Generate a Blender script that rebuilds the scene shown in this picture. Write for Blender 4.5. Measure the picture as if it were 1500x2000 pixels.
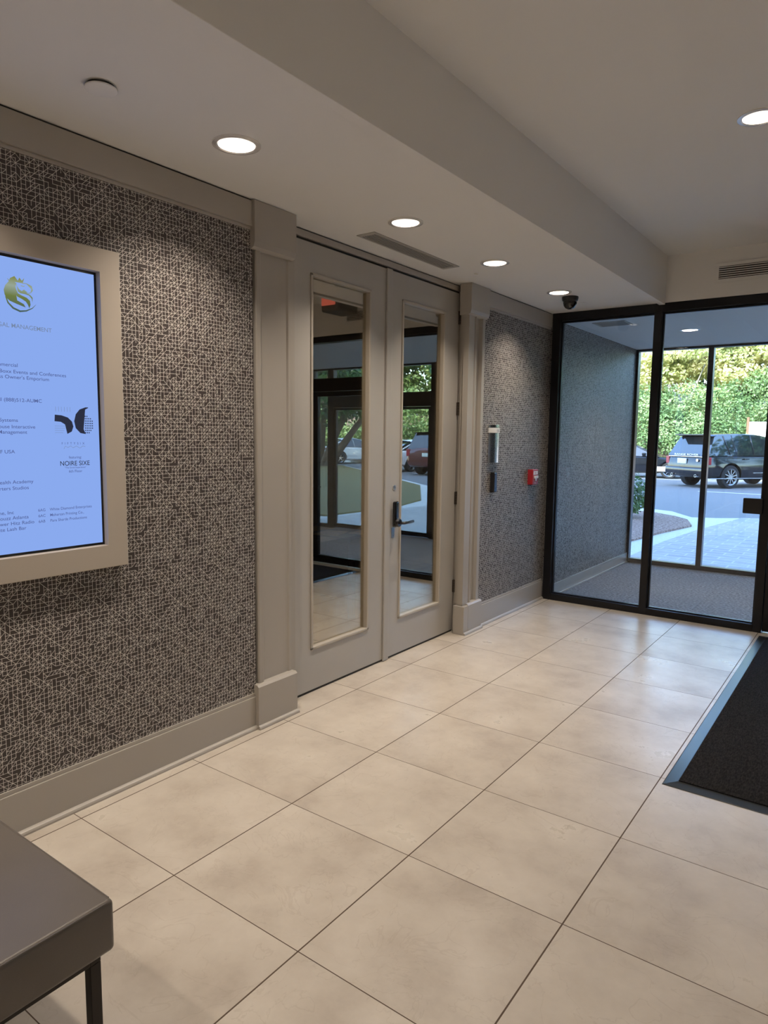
import bpy, bmesh, math, random
import numpy as np
from mathutils import Vector, Matrix
for o in list(bpy.data.objects): bpy.data.objects.remove(o)
S = bpy.context.scene
COL = S.collection
random.seed(7)
T = 0.6096

# ------------------------------------------------------------------ camera
cd = bpy.data.cameras.new('camera'); cam = bpy.data.objects.new('camera', cd); COL.objects.link(cam)
cam.location = (2.56879, -1.42931, 1.58941)
cam.rotation_euler = (1.4585718, -0.0120333, 0.6307859)
cd.sensor_fit = 'VERTICAL'; cd.sensor_height = 24.0; cd.lens = 24.0*1337.336/2000.0
cd.clip_start = 0.05; cd.clip_end = 500
S.camera = cam

# ------------------------------------------------------------------ exposure, sky, sun
S.view_settings.view_transform = 'Standard'; S.view_settings.look = 'None'
S.view_settings.gamma = 1.0; S.view_settings.use_curve_mapping = False
EXPOSURE = 0.0
LAMP_W = 9.6          # watts of one downlight
SKY = 1.7
SUN = 13.5
S.view_settings.exposure = EXPOSURE
world = bpy.data.worlds.new('sky'); S.world = world; world.use_nodes = True
wn = world.node_tree.nodes; wl = world.node_tree.links; wn.clear()
wo = wn.new('ShaderNodeOutputWorld'); wb = wn.new('ShaderNodeBackground'); ws = wn.new('ShaderNodeTexSky')
ws.sky_type = 'NISHITA'; ws.sun_disc = False; ws.sun_elevation = math.radians(38); ws.sun_rotation = math.radians(200)
wb.inputs['Strength'].default_value = SKY
wl.new(ws.outputs[0], wb.inputs['Color']); wl.new(wb.outputs[0], wo.inputs['Surface'])
sl = bpy.data.lights.new('sun', 'SUN'); sl.energy = SUN; sl.angle = 0.009; sl.color = (1.0, 0.93, 0.80)
so = bpy.data.objects.new('sun', sl); COL.objects.link(so); so.location = (0, 0, 40)
so.rotation_euler = Vector((0.12, 0.78, -0.62)).to_track_quat('-Z', 'Y').to_euler()

# ------------------------------------------------------------------ materials
def lin(c):
    return tuple(((x/255)/12.92 if x/255 <= .04045 else (((x/255)+.055)/1.055)**2.4) for x in c)
class NT:
    """small node helper"""
    def __init__(s, name):
        s.m = bpy.data.materials.new(name); s.m.use_nodes = True; s.t = s.m.node_tree; s.t.nodes.clear()
        s.out = s.t.nodes.new('ShaderNodeOutputMaterial')
    def n(s, typ, **kw):
        x = s.t.nodes.new(typ)
        for k, v in kw.items(): setattr(x, k, v)
        return x
    def put(s, sock, v):
        if isinstance(v, bpy.types.NodeSocket): s.t.links.new(v, sock)
        elif v is not None: sock.default_value = v
    def math(s, op, a, b=None, c=None):
        x = s.n('ShaderNodeMath', operation=op); s.put(x.inputs[0], a)
        if b is not None: s.put(x.inputs[1], b)
        if c is not None: s.put(x.inputs[2], c)
        return x.outputs[0]
    def mix(s, f, a, b):
        x = s.n('ShaderNodeMix', data_type='RGBA'); s.put(x.inputs[0], f); s.put(x.inputs[6], a); s.put(x.inputs[7], b)
        return x.outputs[2]
    def pos(s): return s.n('ShaderNodeNewGeometry').outputs['Position']
    def noise(s, vec, scale, detail=3.0, rough=.5, dim='3D'):
        x = s.n('ShaderNodeTexNoise', noise_dimensions=dim); s.put(x.inputs['Vector'], vec)
        x.inputs['Scale'].default_value = scale; x.inputs['Detail'].default_value = detail; x.inputs['Roughness'].default_value = rough
        return x.outputs['Fac']
    def ramp(s, f, stops):
        x = s.n('ShaderNodeValToRGB'); s.put(x.inputs[0], f); e = x.color_ramp.elements
        e[0].position, e[0].color = stops[0][0], (*stops[0][1], 1); e[1].position, e[1].color = stops[-1][0], (*stops[-1][1], 1)
        for p, c in stops[1:-1]:
            q = e.new(p); q.color = (*c, 1)
        return x.outputs[0]
    def bsdf(s, **kw):
        b = s.n('ShaderNodeBsdfPrincipled')
        for k, v in kw.items():
            sk = b.inputs[k]
            if isinstance(v, tuple) and len(v) == 3: v = (*v, 1)
            s.put(sk, v)
        s.t.links.new(b.outputs[0], s.out.inputs['Surface']); return b
    def bump(s, b, h, strength=.3, dist=.01):
        x = s.n('ShaderNodeBump'); x.inputs['Strength'].default_value = strength; x.inputs['Distance'].default_value = dist
        s.put(x.inputs['Height'], h); s.t.links.new(x.outputs[0], b.inputs['Normal'])
def c4(c): return (*c, 1)
def plain(name, col, rough=.5, metal=0.0, var=.06, nscale=6.0, bump=0.0, bscale=300.0, coat=0.0, spec=.5):
    k = NT(name); P = k.n('ShaderNodeTexCoord').outputs['Object']
    f = k.noise(P, nscale)
    a = tuple(x*(1-var) for x in col); b_ = tuple(min(1, x*(1+var)) for x in col)
    b = k.bsdf(**{'Base Color': k.mix(f, c4(a), c4(b_)), 'Roughness': rough, 'Metallic': metal, 'Coat Weight': coat, 'Specular IOR Level': spec})
    if bump: k.bump(b, k.noise(P, bscale, 2), bump, .002)
    return k.m
def emis(name, col, st):
    k = NT(name); e = k.n('ShaderNodeEmission'); e.inputs[0].default_value = c4(col); e.inputs[1].default_value = st
    k.t.links.new(e.outputs[0], k.out.inputs['Surface']); return k.m
def glassmix(name, tint, refl_col, fac, rough=0.0, fres=False):
    k = NT(name); t = k.n('ShaderNodeBsdfTransparent'); t.inputs[0].default_value = c4(tint)
    g = k.n('ShaderNodeBsdfGlossy'); g.inputs['Color'].default_value = c4(refl_col); g.inputs['Roughness'].default_value = rough
    m = k.n('ShaderNodeMixShader')
    if fres:
        f = k.n('ShaderNodeFresnel'); f.inputs[0].default_value = 1.45; k.put(m.inputs[0], f.outputs[0])
    else: m.inputs[0].default_value = fac
    k.t.links.new(t.outputs[0], m.inputs[1]); k.t.links.new(g.outputs[0], m.inputs[2]); k.t.links.new(m.outputs[0], k.out.inputs['Surface'])
    return k.m
M = {}
M['ceil'] = plain('ceiling_paint', (.80, .785, .76), .75, var=.02, nscale=1.5)
M['room_wall'] = plain('cream_wall_paint', (.72, .68, .62), .7)
M['greige'] = plain('greige_trim_paint', (.40, .37, .33), .34, var=.02, bump=.03, bscale=60)
M['doorpaint'] = plain('door_paint', (.42, .40, .37), .32, var=.02)
M['frame_greige'] = plain('display_frame_paint', (.47, .42, .36), .4, var=.02)
M['black_alu'] = plain('black_anodised_aluminium', (.010, .010, .013), .28, .3, var=.1)
M['black_plastic'] = plain('black_plastic', (.012, .012, .014), .35)
M['black_gloss'] = plain('black_gloss', (.006, .006, .008), .08, coat=.5)
M['chrome'] = plain('chrome', (.80, .81, .83), .2, 1.0, var=.03)
M['steel'] = plain('brushed_steel', (.5, .51, .52), .28, 1.0, var=.05)
M['hinge'] = plain('dark_bronze_hinge', (.12, .10, .085), .35, .9)
M['white_metal'] = plain('white_reflector', (.85, .83, .80), .25, .5, var=.02)
M['ventpaint'] = plain('vent_paint', (.42, .40, .37), .6, var=.02)
M['ventdark'] = plain('vent_dark', (.04, .037, .034), .8)  # also colours the strips that stand in for gap shade
M['red'] = plain('red_enamel', (.38, .02, .03), .35)
M['white'] = plain('white_paint', (.75, .75, .74), .5)
M['leather'] = plain('grey_brown_vinyl', (.125, .108, .092), .36, var=.12, nscale=7, bump=.12, bscale=420)
M['legmetal'] = plain('dark_bronze_metal', (.022, .018, .016), .4, .4)
M['wood'] = plain('dark_wood', (.06, .028, .018), .3, var=.3, nscale=4)
M['paper'] = plain('magazine_paper', (.75, .60, .38), .5, var=.35, nscale=30)
M['screen'] = emis('display_screen_light', lin((138, 170, 238)), 1.0)
M['ink'] = emis('display_lettering_light', lin((82, 96, 150)), 1.0)
M['ink_dark'] = emis('display_logo_light', lin((44, 48, 66)), 1.0)
k = NT('display_gold_logo_light'); e = k.n('ShaderNodeEmission'); P = k.pos()
sp = k.n('ShaderNodeSeparateXYZ'); k.put(sp.inputs[0], P)
f = k.math('MULTIPLY_ADD', sp.outputs[2], 8.0, -16.2)
k.put(e.inputs[0], k.ramp(f, [(0.0, lin((70, 92, 92))), (.45, lin((108, 122, 66))), (.75, lin((150, 165, 150))), (1.0, lin((128, 135, 70)))]))
k.t.links.new(e.outputs[0], k.out.inputs['Surface']); M['gold'] = k.m
M['gold_text'] = emis('display_gold_text_light', lin((118, 136, 168)), 1.0)
M['lamp_glow'] = emis('lamp_glow', (1.0, .94, .87), 6.0)
M['red_glow'] = emis('exit_sign_glow', (1.0, .22, .15), .55)
M['doorglass'] = glassmix('reflective_bronze_door_glass', (.80, .76, .68), (.97, .93, .83), .40)
M['glass'] = glassmix('clear_glass', (.925, .97, 1.0), (1, 1, 1), .05, fres=True)
M['bead'] = plain('glazing_bead_paint', (.44, .40, .34), .35, var=.02)

# wallpaper: geometric line lattice on dark taupe
def wallpaper(name, base, line):
    k = NT(name); P = k.pos(); sp = k.n('ShaderNodeSeparateXYZ'); k.put(sp.inputs[0], P)
    s = 1/0.0172
    u = k.math('MULTIPLY', k.math('ADD', sp.outputs[1], sp.outputs[0]), s); v = k.math('MULTIPLY', sp.outputs[2], s*1.02)
    fu, fv = k.math('FLOOR', u), k.math('FLOOR', v); ru, rv = k.math('ROUND', u), k.math('ROUND', v)
    xu, xv = k.math('FRACT', u), k.math('FRACT', v)
    def wnz(a, b, off):
        c = k.n('ShaderNodeCombineXYZ'); k.put(c.inputs[0], a); k.put(c.inputs[1], b); c.inputs[2].default_value = off
        w = k.n('ShaderNodeTexWhiteNoise', noise_dimensions='3D'); k.put(w.inputs['Vector'], c.outputs[0]); return w.outputs['Value']
    W = 0.043
    def line_(d, w=W):
        x = k.n('ShaderNodeMapRange', interpolation_type='SMOOTHSTEP'); k.put(x.inputs[0], d)
        x.inputs[1].default_value = w*.6; x.inputs[2].default_value = w*1.7; x.inputs[3].default_value = 1; x.inputs[4].default_value = 0
        return x.outputs[0]
    du, dv = k.math('ABSOLUTE', k.math('SUBTRACT', u, ru)), k.math('ABSOLUTE', k.math('SUBTRACT', v, rv))
    L1 = k.math('MULTIPLY', line_(du), k.math('LESS_THAN', wnz(ru, fv, 1.3), .87))
    L2 = k.math('MULTIPLY', line_(dv), k.math('LESS_THAN', wnz(fu, rv, 4.7), .87))
    d1 = k.math('MULTIPLY', k.math('ABSOLUTE', k.math('SUBTRACT', xu, xv)), .707)
    d2 = k.math('MULTIPLY', k.math('ABSOLUTE', k.math('SUBTRACT', k.math('ADD', xu, xv), 1.0)), .707)
    r = wnz(fu, fv, 9.1)
    par = k.math('PINGPONG', k.math('ADD', fu, fv), 1.0)   # 0 or 1 by parity
    dp = k.math('ADD', k.math('MULTIPLY', d1, par), k.math('MULTIPLY', d2, k.math('SUBTRACT', 1.0, par)))
    L3 = k.math('MULTIPLY', line_(dp), k.math('LESS_THAN', r, .42))
    L4 = k.math('MULTIPLY', line_(d1), k.math('GREATER_THAN', r, .86))
    L = k.math('MAXIMUM', k.math('MAXIMUM', L1, L2), k.math('MAXIMUM', L3, L4))
    dd = k.math('SQRT', k.math('ADD', k.math('MULTIPLY', du, du), k.math('MULTIPLY', dv, dv)))
    odd = k.math('LESS_THAN', k.math('PINGPONG', k.math('ADD', ru, rv), 1.0), .5)
    dot = k.math('MULTIPLY', line_(dd, .075), odd)
    L = k.math('MAXIMUM', L, dot)
    n = k.noise(P, 900, 1)
    b = k.bsdf(**{'Base Color': k.mix(L, k.mix(n, c4(tuple(x*.8 for x in base)), c4(tuple(x*1.2 for x in base))), c4(line)), 'Roughness': k.math('MULTIPLY_ADD', L, -.15, .55)})
    return k.m
M['wallpaper'] = wallpaper('geometric_wallpaper', (.048, .037, .035), (.70, .67, .62))

# porcelain floor tiles
k = NT('porcelain_floor_tile'); P = k.pos(); sp = k.n('ShaderNodeSeparateXYZ'); k.put(sp.inputs[0], P)
u = k.math('MULTIPLY', sp.outputs[0], 1/T); v = k.math('MULTIPLY', sp.outputs[1], 1/T)
du = k.math('ABSOLUTE', k.math('SUBTRACT', u, k.math('ROUND', u))); dv = k.math('ABSOLUTE', k.math('SUBTRACT', v, k.math('ROUND', v)))
g = k.math('LESS_THAN', k.math('MINIMUM', k.math('MULTIPLY', du, 1.0), k.math('MULTIPLY', dv, 1.5)), .0042)
cx = k.n('ShaderNodeCombineXYZ'); k.put(cx.inputs[0], k.math('FLOOR', u)); k.put(cx.inputs[1], k.math('FLOOR', v))
w = k.n('ShaderNodeTexWhiteNoise', noise_dimensions='3D'); k.put(w.inputs['Vector'], cx.outputs[0])
off = k.n('ShaderNodeVectorMath', operation='SCALE'); k.put(off.inputs[0], w.outputs['Color']); off.inputs['Scale'].default_value = 9
sm = k.n('ShaderNodeVectorMath', operation='ADD'); k.put(sm.inputs[0], P); k.put(sm.inputs[1], off.outputs[0])
n1 = k.noise(sm.outputs[0], 3.2, 8, .62)
col = k.ramp(n1, [(.30, (.41, .355, .295)), (.48, (.51, .455, .385)), (.70, (.59, .535, .46))])
vein = k.n('ShaderNodeTexNoise'); k.put(vein.inputs['Vector'], sm.outputs[0]); vein.inputs['Scale'].default_value = 4.5; vein.inputs['Detail'].default_value = 6; vein.inputs['Distortion'].default_value = 1.2
vv = k.math('LESS_THAN', k.math('ABSOLUTE', k.math('SUBTRACT', vein.outputs['Fac'], .5)), .006)
col = k.mix(k.math('MULTIPLY', vv, .16), col, c4((.30, .24, .18)))
col = k.mix(g, col, c4((.085, .055, .035)))
b = k.bsdf(**{'Base Color': col, 'Roughness': k.mix(g, k.ramp(n1, [(.3, (.34,)*3), (.7, (.27,)*3)]), c4((.8, .8, .8))), 'Specular IOR Level': .5})
k.bump(b, k.math('SUBTRACT', 1.0, g), .4, .002)
M['tile'] = k.m

k = NT('vestibule_carpet'); P = k.pos(); n = k.noise(P, 42, 2, .6); n2 = k.noise(P, 3, 2)
b = k.bsdf(**{'Base Color': k.mix(n2, k.ramp(n, [(.35, (.07, .075, .09)), (.65, (.36, .37, .41))]), c4((.19, .20, .225))), 'Roughness': .95, 'Specular IOR Level': .1}); k.bump(b, n, .8, .006); M['carpet'] = k.m
k = NT('mat_pile'); P = k.pos(); sc = k.n('ShaderNodeMapping'); k.put(sc.inputs[0], P); sc.inputs['Scale'].default_value = (1, .25, 1)
n = k.noise(sc.outputs[0], 160, 3, .7); b = k.bsdf(**{'Base Color': k.ramp(n, [(.35, (.006, .006, .007)), (.75, (.035, .031, .030))]), 'Roughness': .95, 'Specular IOR Level': .08}); k.bump(b, n, .8, .006); M['matpile'] = k.m
M['rubber'] = plain('black_rubber', (.022, .024, .024), .30, var=.1)
k = NT('asphalt'); P = k.pos(); n = k.noise(P, 60, 4, .7); n2 = k.noise(P, .4, 3)
b = k.bsdf(**{'Base Color': k.mix(n2, k.ramp(n, [(.3, (.14, .145, .155)), (.7, (.23, .235, .245))]), c4((.17, .175, .185))), 'Roughness': .85}); M['asphalt'] = k.m
k = NT('concrete'); P = k.pos(); n = k.noise(P, 25, 5, .7); b = k.bsdf(**{'Base Color': k.ramp(n, [(.3, (.50, .50, .48)), (.7, (.66, .66, .63))]), 'Roughness': .85}); M['concrete'] = k.m
k = NT('brick_pavers'); P = k.pos(); br = k.n('ShaderNodeTexBrick'); k.put(br.inputs['Vector'], P)
br.inputs['Color1'].default_value = (.40, .38, .36, 1); br.inputs['Color2'].default_value = (.27, .27, .28, 1); br.inputs['Mortar'].default_value = (.55, .54, .52, 1)
br.inputs['Scale'].default_value = 1.0; br.inputs['Brick Width'].default_value = .42; br.inputs['Row Height'].default_value = .21; br.inputs['Mortar Size'].default_value = .012
b = k.bsdf(**{'Base Color': k.mix(.35, br.outputs['Color'], k.ramp(k.noise(P, 8, 4), [(.3, (.30, .29, .28)), (.7, (.52, .50, .48))])), 'Roughness': .8}); M['pavers'] = k.m
k = NT('pine_mulch'); P = k.pos(); n = k.noise(P, 22, 6, .85); b = k.bsdf(**{'Base Color': k.ramp(n, [(.38, (.10, .05, .04)), (.5, (.36, .24, .20)), (.62, (.70, .54, .47))]), 'Roughness': .95}); k.bump(b, n, 1, .03); M['mulch'] = k.m
k = NT('dry_grass'); P = k.pos(); n = k.noise(P, 18, 6, .85); b = k.bsdf(**{'Base Color': k.ramp(n, [(.30, (.08, .07, .02)), (.5, (.20, .17, .07)), (.72, (.36, .30, .15))]), 'Roughness': .95}); k.bump(b, n, 1, .03); M['grass'] = k.m
def leafmat(name, a, b_, c_, gl=.45):
    k = NT(name); P = k.pos(); n = k.noise(P, 1.1, 4, .6); n2 = k.noise(P, 9, 2)
    f = k.math('ADD', k.math('MULTIPLY', n, .75), k.math('MULTIPLY', n2, .25))
    col = k.ramp(f, [(.38, a), (.5, b_), (.62, c_)])
    d = k.n('ShaderNodeBsdfPrincipled'); k.put(d.inputs['Base Color'], col); d.inputs['Roughness'].default_value = gl
    t = k.n('ShaderNodeBsdfTranslucent'); k.put(t.inputs[0], col); m = k.n('ShaderNodeMixShader'); m.inputs[0].default_value = .35
    k.t.links.new(d.outputs[0], m.inputs[1]); k.t.links.new(t.outputs[0], m.inputs[2]); k.t.links.new(m.outputs[0], k.out.inputs['Surface']); return k.m
M['leaf_yellow'] = leafmat('yellow_green_leaves', (.42, .48, .17), (.72, .70, .32), (.88, .80, .46))
M['leaf_green'] = leafmat('green_leaves', (.10, .18, .06), (.22, .34, .12), (.42, .50, .24))
M['leaf_dark'] = leafmat('dark_green_leaves', (.015, .05, .015), (.04, .12, .03), (.10, .22, .06), .3)
M['leaf_olive'] = leafmat('olive_leaves', (.05, .10, .02), (.12, .20, .05), (.28, .34, .10))
M['bark'] = plain('bark', (.13, .10, .075), .9, var=.3, nscale=8)
M['bark_pale'] = plain('pale_bark', (.42, .36, .28), .9, var=.3, nscale=8)
M['carblack'] = plain('black_car_paint', (.005, .006, .010), .14, coat=.35, var=.02)
M['carwhite'] = plain('white_car_paint', (.80, .81, .83), .2, coat=1.0, var=.02)
M['carmaroon'] = plain('maroon_car_paint', (.10, .02, .018), .15, coat=1.0, var=.02)
M['carglass'] = plain('tinted_car_glass', (.02, .024, .028), .04, coat=1.0, spec=.8)
M['tyre'] = plain('tyre_rubber', (.02, .02, .022), .8)
M['taillight'] = plain('red_lens', (.35, .03, .04), .15, coat=.6)
M['plate'] = plain('number_plate', (.60, .68, .66), .4, var=.15, nscale=30)
M['facade'] = plain('facade_stucco', (.45, .40, .33), .8)
M['fence_white'] = plain('white_fence_paint', (.80, .74, .64), .6, var=.12, nscale=2)
M['rust'] = plain('rusty_wood', (.28, .13, .07), .8, var=.3, nscale=5)

# ------------------------------------------------------------------ geometry helpers
class MB:
    def __init__(s): s.bm = bmesh.new()
    def box(s, x0, x1, y0, y1, z0, z1, bev=0.0, seg=2):
        t = bmesh.new(); bmesh.ops.create_cube(t, size=1)
        for v in t.verts: v.co = Vector(((x0+x1)/2+v.co.x*(x1-x0), (y0+y1)/2+v.co.y*(y1-y0), (z0+z1)/2+v.co.z*(z1-z0)))
        if bev: bmesh.ops.bevel(t, geom=t.edges[:], offset=bev, segments=seg, affect='EDGES', profile=.5)
        s.add(t); return s
    def add(s, t, mat=None):
        me = bpy.data.meshes.new('tmp'); t.to_mesh(me); t.free()
        if mat is not None: me.transform(mat)
        s.bm.from_mesh(me); bpy.data.meshes.remove(me); return s
    def prism(s, pts, h0, h1, axis='Z'):
        """polygon pts extruded from h0 to h1 along axis; pts are the other two coordinates in x,y,z order"""
        def P(p, h): return {'Z': (p[0], p[1], h), 'Y': (p[0], h, p[1]), 'X': (h, p[0], p[1])}[axis]
        a = [s.bm.verts.new(P(p, h0)) for p in pts]; b = [s.bm.verts.new(P(p, h1)) for p in pts]; n = len(pts)
        f = [s.bm.faces.new(a), s.bm.faces.new(b[::-1])]
        for i in range(n): f.append(s.bm.faces.new((a[i], b[i], b[(i+1) % n], a[(i+1) % n])))
        bmesh.ops.recalc_face_normals(s.bm, faces=f); return s
    def lathe(s, prof, c=(0, 0, 0), axis='Z', seg=32, mat=None):
        """prof: (radius, height) pairs"""
        t = bmesh.new(); rings = []
        for r, h in prof:
            if r < 1e-6: rings.append([t.verts.new((0, 0, h))])
            else: rings.append([t.verts.new((r*math.cos(2*math.pi*i/seg), r*math.sin(2*math.pi*i/seg), h)) for i in range(seg)])
        for a, b in zip(rings, rings[1:]):
            for i in range(seg):
                j = (i+1) % seg
                if len(a) == 1 and len(b) == 1: continue
                if len(a) == 1: t.faces.new((a[0], b[j], b[i]))
                elif len(b) == 1: t.faces.new((a[i], a[j], b[0]))
                else: t.faces.new((a[i], a[j], b[j], b[i]))
        bmesh.ops.recalc_face_normals(t, faces=t.faces[:])
        R = {'Z': Matrix(), 'X': Matrix.Rotation(math.pi/2, 4, 'Y'), 'Y': Matrix.Rotation(-math.pi/2, 4, 'X')}[axis]
        s.add(t, Matrix.Translation(c) @ (mat @ R if mat else R)); return s
    def tube(s, pts, rad, seg=8):
        """tube along pts; rad is a number or one per point"""
        if not hasattr(rad, '__len__'): rad = [rad]*len(pts)
        pts = [Vector(p) for p in pts]; rings = []
        for i, p in enumerate(pts):
            d = (pts[min(i+1, len(pts)-1)]-pts[max(i-1, 0)]).normalized()
            a = d.cross(Vector((0, 0, 1))) if abs(d.z) < .95 else d.cross(Vector((1, 0, 0)))
            a.normalize(); b = d.cross(a)
            rings.append([s.bm.verts.new(p+rad[i]*(math.cos(2*math.pi*j/seg)*a+math.sin(2*math.pi*j/seg)*b)) for j in range(seg)])
        f = []
        for a, b in zip(rings, rings[1:]):
            for j in range(seg): f.append(s.bm.faces.new((a[j], a[(j+1) % seg], b[(j+1) % seg], b[j])))
        f.append(s.bm.faces.new(rings[0][::-1])); f.append(s.bm.faces.new(rings[-1]))
        bmesh.ops.recalc_face_normals(s.bm, faces=f); return s
    def build(s, name, mat, parent=None, smooth=False, angle=None):
        me = bpy.data.meshes.new(name); s.bm.to_mesh(me); s.bm.free()
        me.materials.append(mat)
        if smooth or angle:
            for p in me.polygons: p.use_smooth = True
            if angle: me.set_sharp_from_angle(angle=math.radians(angle))
        o = bpy.data.objects.new(name, me); COL.objects.link(o)
        if parent: o.parent = parent
        return o
def empty(name, loc=(0, 0, 0), rz=0):
    o = bpy.data.objects.new(name, None); COL.objects.link(o); o.location = loc; o.rotation_euler = (0, 0, rz); o.empty_display_size = .1; return o
def tag(o, label, cat, group=None, kind=None):
    o['label'] = label; o['category'] = cat
    if group: o['group'] = group
    if kind: o['kind'] = kind
    return o
def struct(o): o['kind'] = 'structure'; return o
def copy_tree(o, parent=None):
    c = o.copy(); COL.objects.link(c)
    if parent: c.parent = parent
    for ch in list(o.children): copy_tree(ch, c)
    return c
def boolean(o, cutter):
    m = o.modifiers.new('cut', 'BOOLEAN'); m.operation = 'DIFFERENCE'; m.solver = 'EXACT'; m.object = cutter
    dg = bpy.context.evaluated_depsgraph_get(); dg.update()
    me = bpy.data.meshes.new_from_object(o.evaluated_get(dg)); o.modifiers.clear(); old = o.data; o.data = me
    bpy.data.objects.remove(cutter)
def textmesh(body, size, loc, rot, align='LEFT', extrude=0.0, bold=0.0, sx=1.0):
    cu = bpy.data.curves.new('t', 'FONT'); cu.body = body; cu.size = size; cu.align_x = align; cu.extrude = extrude; cu.offset = size*.004
    o = bpy.data.objects.new('t', cu); COL.objects.link(o)
    dg = bpy.context.evaluated_depsgraph_get(); dg.update()
    me = bpy.data.meshes.new_from_object(o.evaluated_get(dg)); bpy.data.objects.remove(o); bpy.data.curves.remove(cu)
    me.transform(Matrix.Translation(loc) @ rot @ Matrix.Diagonal((sx, 1, 1, 1))); return me
ROT_X = Matrix(((0, 0, 1, 0), (1, 0, 0, 0), (0, 1, 0, 0), (0, 0, 0, 1)))   # text on a wall facing +x, reading towards +y
def join_text(name, mat, parent, items, rot=ROT_X):
    bm = bmesh.new()
    for (body, size, loc, align, sx) in items:
        me = textmesh(body, size, loc, rot, align, sx=sx); bm.from_mesh(me); bpy.data.meshes.remove(me)
    me = bpy.data.meshes.new(name); bm.to_mesh(me); bm.free(); me.materials.append(mat)
    o = bpy.data.objects.new(name, me); COL.objects.link(o); o.parent = parent; return o

# ================================================================== SETTING
HC, HU, WX = 2.745, 3.13, -.085           # low ceiling, high ceiling, papered wall plane
GY = 4.86                                  # inner glazing line
XR, YB = 5.07, -4.5                        # unseen right and back walls
struct(MB().box(-4.2, XR+.15, YB-.15, GY+.12, -.12, 0).build('floor', M['tile']))
struct(MB().box(-.1, XR+.15, GY+.12, 7.55, -.12, 0.0).build('floor_vestibule', M['carpet']))

# left wall, papered, in two stretches either side of the doors
def wall_left(y0, y1, name): return struct(MB().box(-.30, WX, y0, y1, 0, 2.95).build(name, M['wallpaper']))
wall_left(YB, 1.06, 'wall_left'); wall_left(3.56, GY+.04, 'wall_left')
struct(MB().box(-.30, -.236, 1.06, 3.60, 2.69, 2.95).build('wall_left', M['greige']))
struct(MB().box(-.24, -.03, GY+.04, 7.5, 0, 2.8).build('wall_vestibule_left', M['wallpaper']))
struct(MB().box(XR, XR+.15, YB, 7.5, 0, 3.2).build('wall_right', M['room_wall']))
struct(MB().box(-.30, XR, YB-.15, YB, 0, 3.2).build('wall_back', M['room_wall']))
# tan wall above the inner glazing
struct(MB().box(.93, XR, GY, GY+.12, 2.745, 3.2).build('wall_front', M['ceil']))

# ceilings with openings for the recessed lamps
LOW = [(.363, .56), (.356, 1.777), (.358, 2.836), (.352, 3.97)]
LOW_OFF = [(.358, -.62), (.358, -1.8), (.358, -3.0)]
UP = [(1.958, 2.437)]
UP_FILL = [(1.958, -3.4), (3.9, 2.437), (3.9, .2), (3.9, -2.0)]  # unseen downlights added to put more light into the lobby
VEST = [(.88, 6.10), (2.6, 6.10), (4.2, 6.10)]
def cutter(pts, z0, z1, r=.078):
    m = MB()
    for x, y in pts: m.lathe([(0, z0), (r, z0), (r, z1), (0, z1)], (x, y, 0), seg=40)
    return m.build('cut', M['ceil'])
o = struct(MB().box(-.20, .885, YB, GY, HC, 2.95).build('ceiling_low', M['ceil'])); boolean(o, cutter(LOW+LOW_OFF, 2.7, 2.90)); o.data.materials.clear(); o.data.materials.append(M['ceil'])
o = struct(MB().box(.93, XR, YB, GY, HU, 3.34).build('ceiling_high', M['ceil'])); boolean(o, cutter(UP+UP_FILL, 3.0, 3.28)); o.data.materials.clear(); o.data.materials.append(M['ceil'])
o = struct(MB().box(-.03, XR, GY+.12, 7.5, 2.68, 2.88).build('ceiling_vestibule', M['ceil'])); boolean(o, cutter(VEST, 2.6, 2.83)); o.data.materials.clear(); o.data.materials.append(M['ceil'])
# soffit edge: fascia up to the high ceiling and the small bead along its foot
struct(MB().box(.896, .945, YB, GY, 2.729, HU+.02, .002).build('trim_1', M['ceil']))
struct(MB().box(-.35, XR+.2, YB-.2, 7.52, 3.36, 3.5).build('ceiling_slab', M['facade']))

# crown band, gap shade painted as a dark strip, skirting with quarter round
def crown(y0, y1, idx):
    m = MB(); m.box(WX, -.066, y0, y1, 2.615, 2.737, .002); m.box(WX, -.076, y0, y1, 2.600, 2.615, .002)
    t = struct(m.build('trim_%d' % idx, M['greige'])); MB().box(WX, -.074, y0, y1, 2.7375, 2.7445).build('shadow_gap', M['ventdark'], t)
crown(YB, 1.0449, 3); crown(3.5601, GY, 4)
def skirt(y0, y1, side):
    m = MB(); m.box(WX, -.072, y0, y1, 0, .180, .002); m.box(WX, -.078, y0, y1, .180, .198, .002)
    m.prism([(-.0722, 0), (-.055, 0), (-.055, .008), (-.058, .015), (-.064, .0195), (-.0722, .021)], y0, y1, 'Y')
    struct(m.build('baseboard_'+side, M['greige']))
skirt(YB, 1.0449, 'left'); skirt(3.5601, GY, 'left_far')
m = MB(); m.box(-.03, -.018, GY+.13, 7.44, 0, .125, .002); m.box(-.018, -.006, GY+.13, 7.44, 0, .016, .002)
struct(m.build('baseboard_vestibule', M['greige']))

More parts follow.
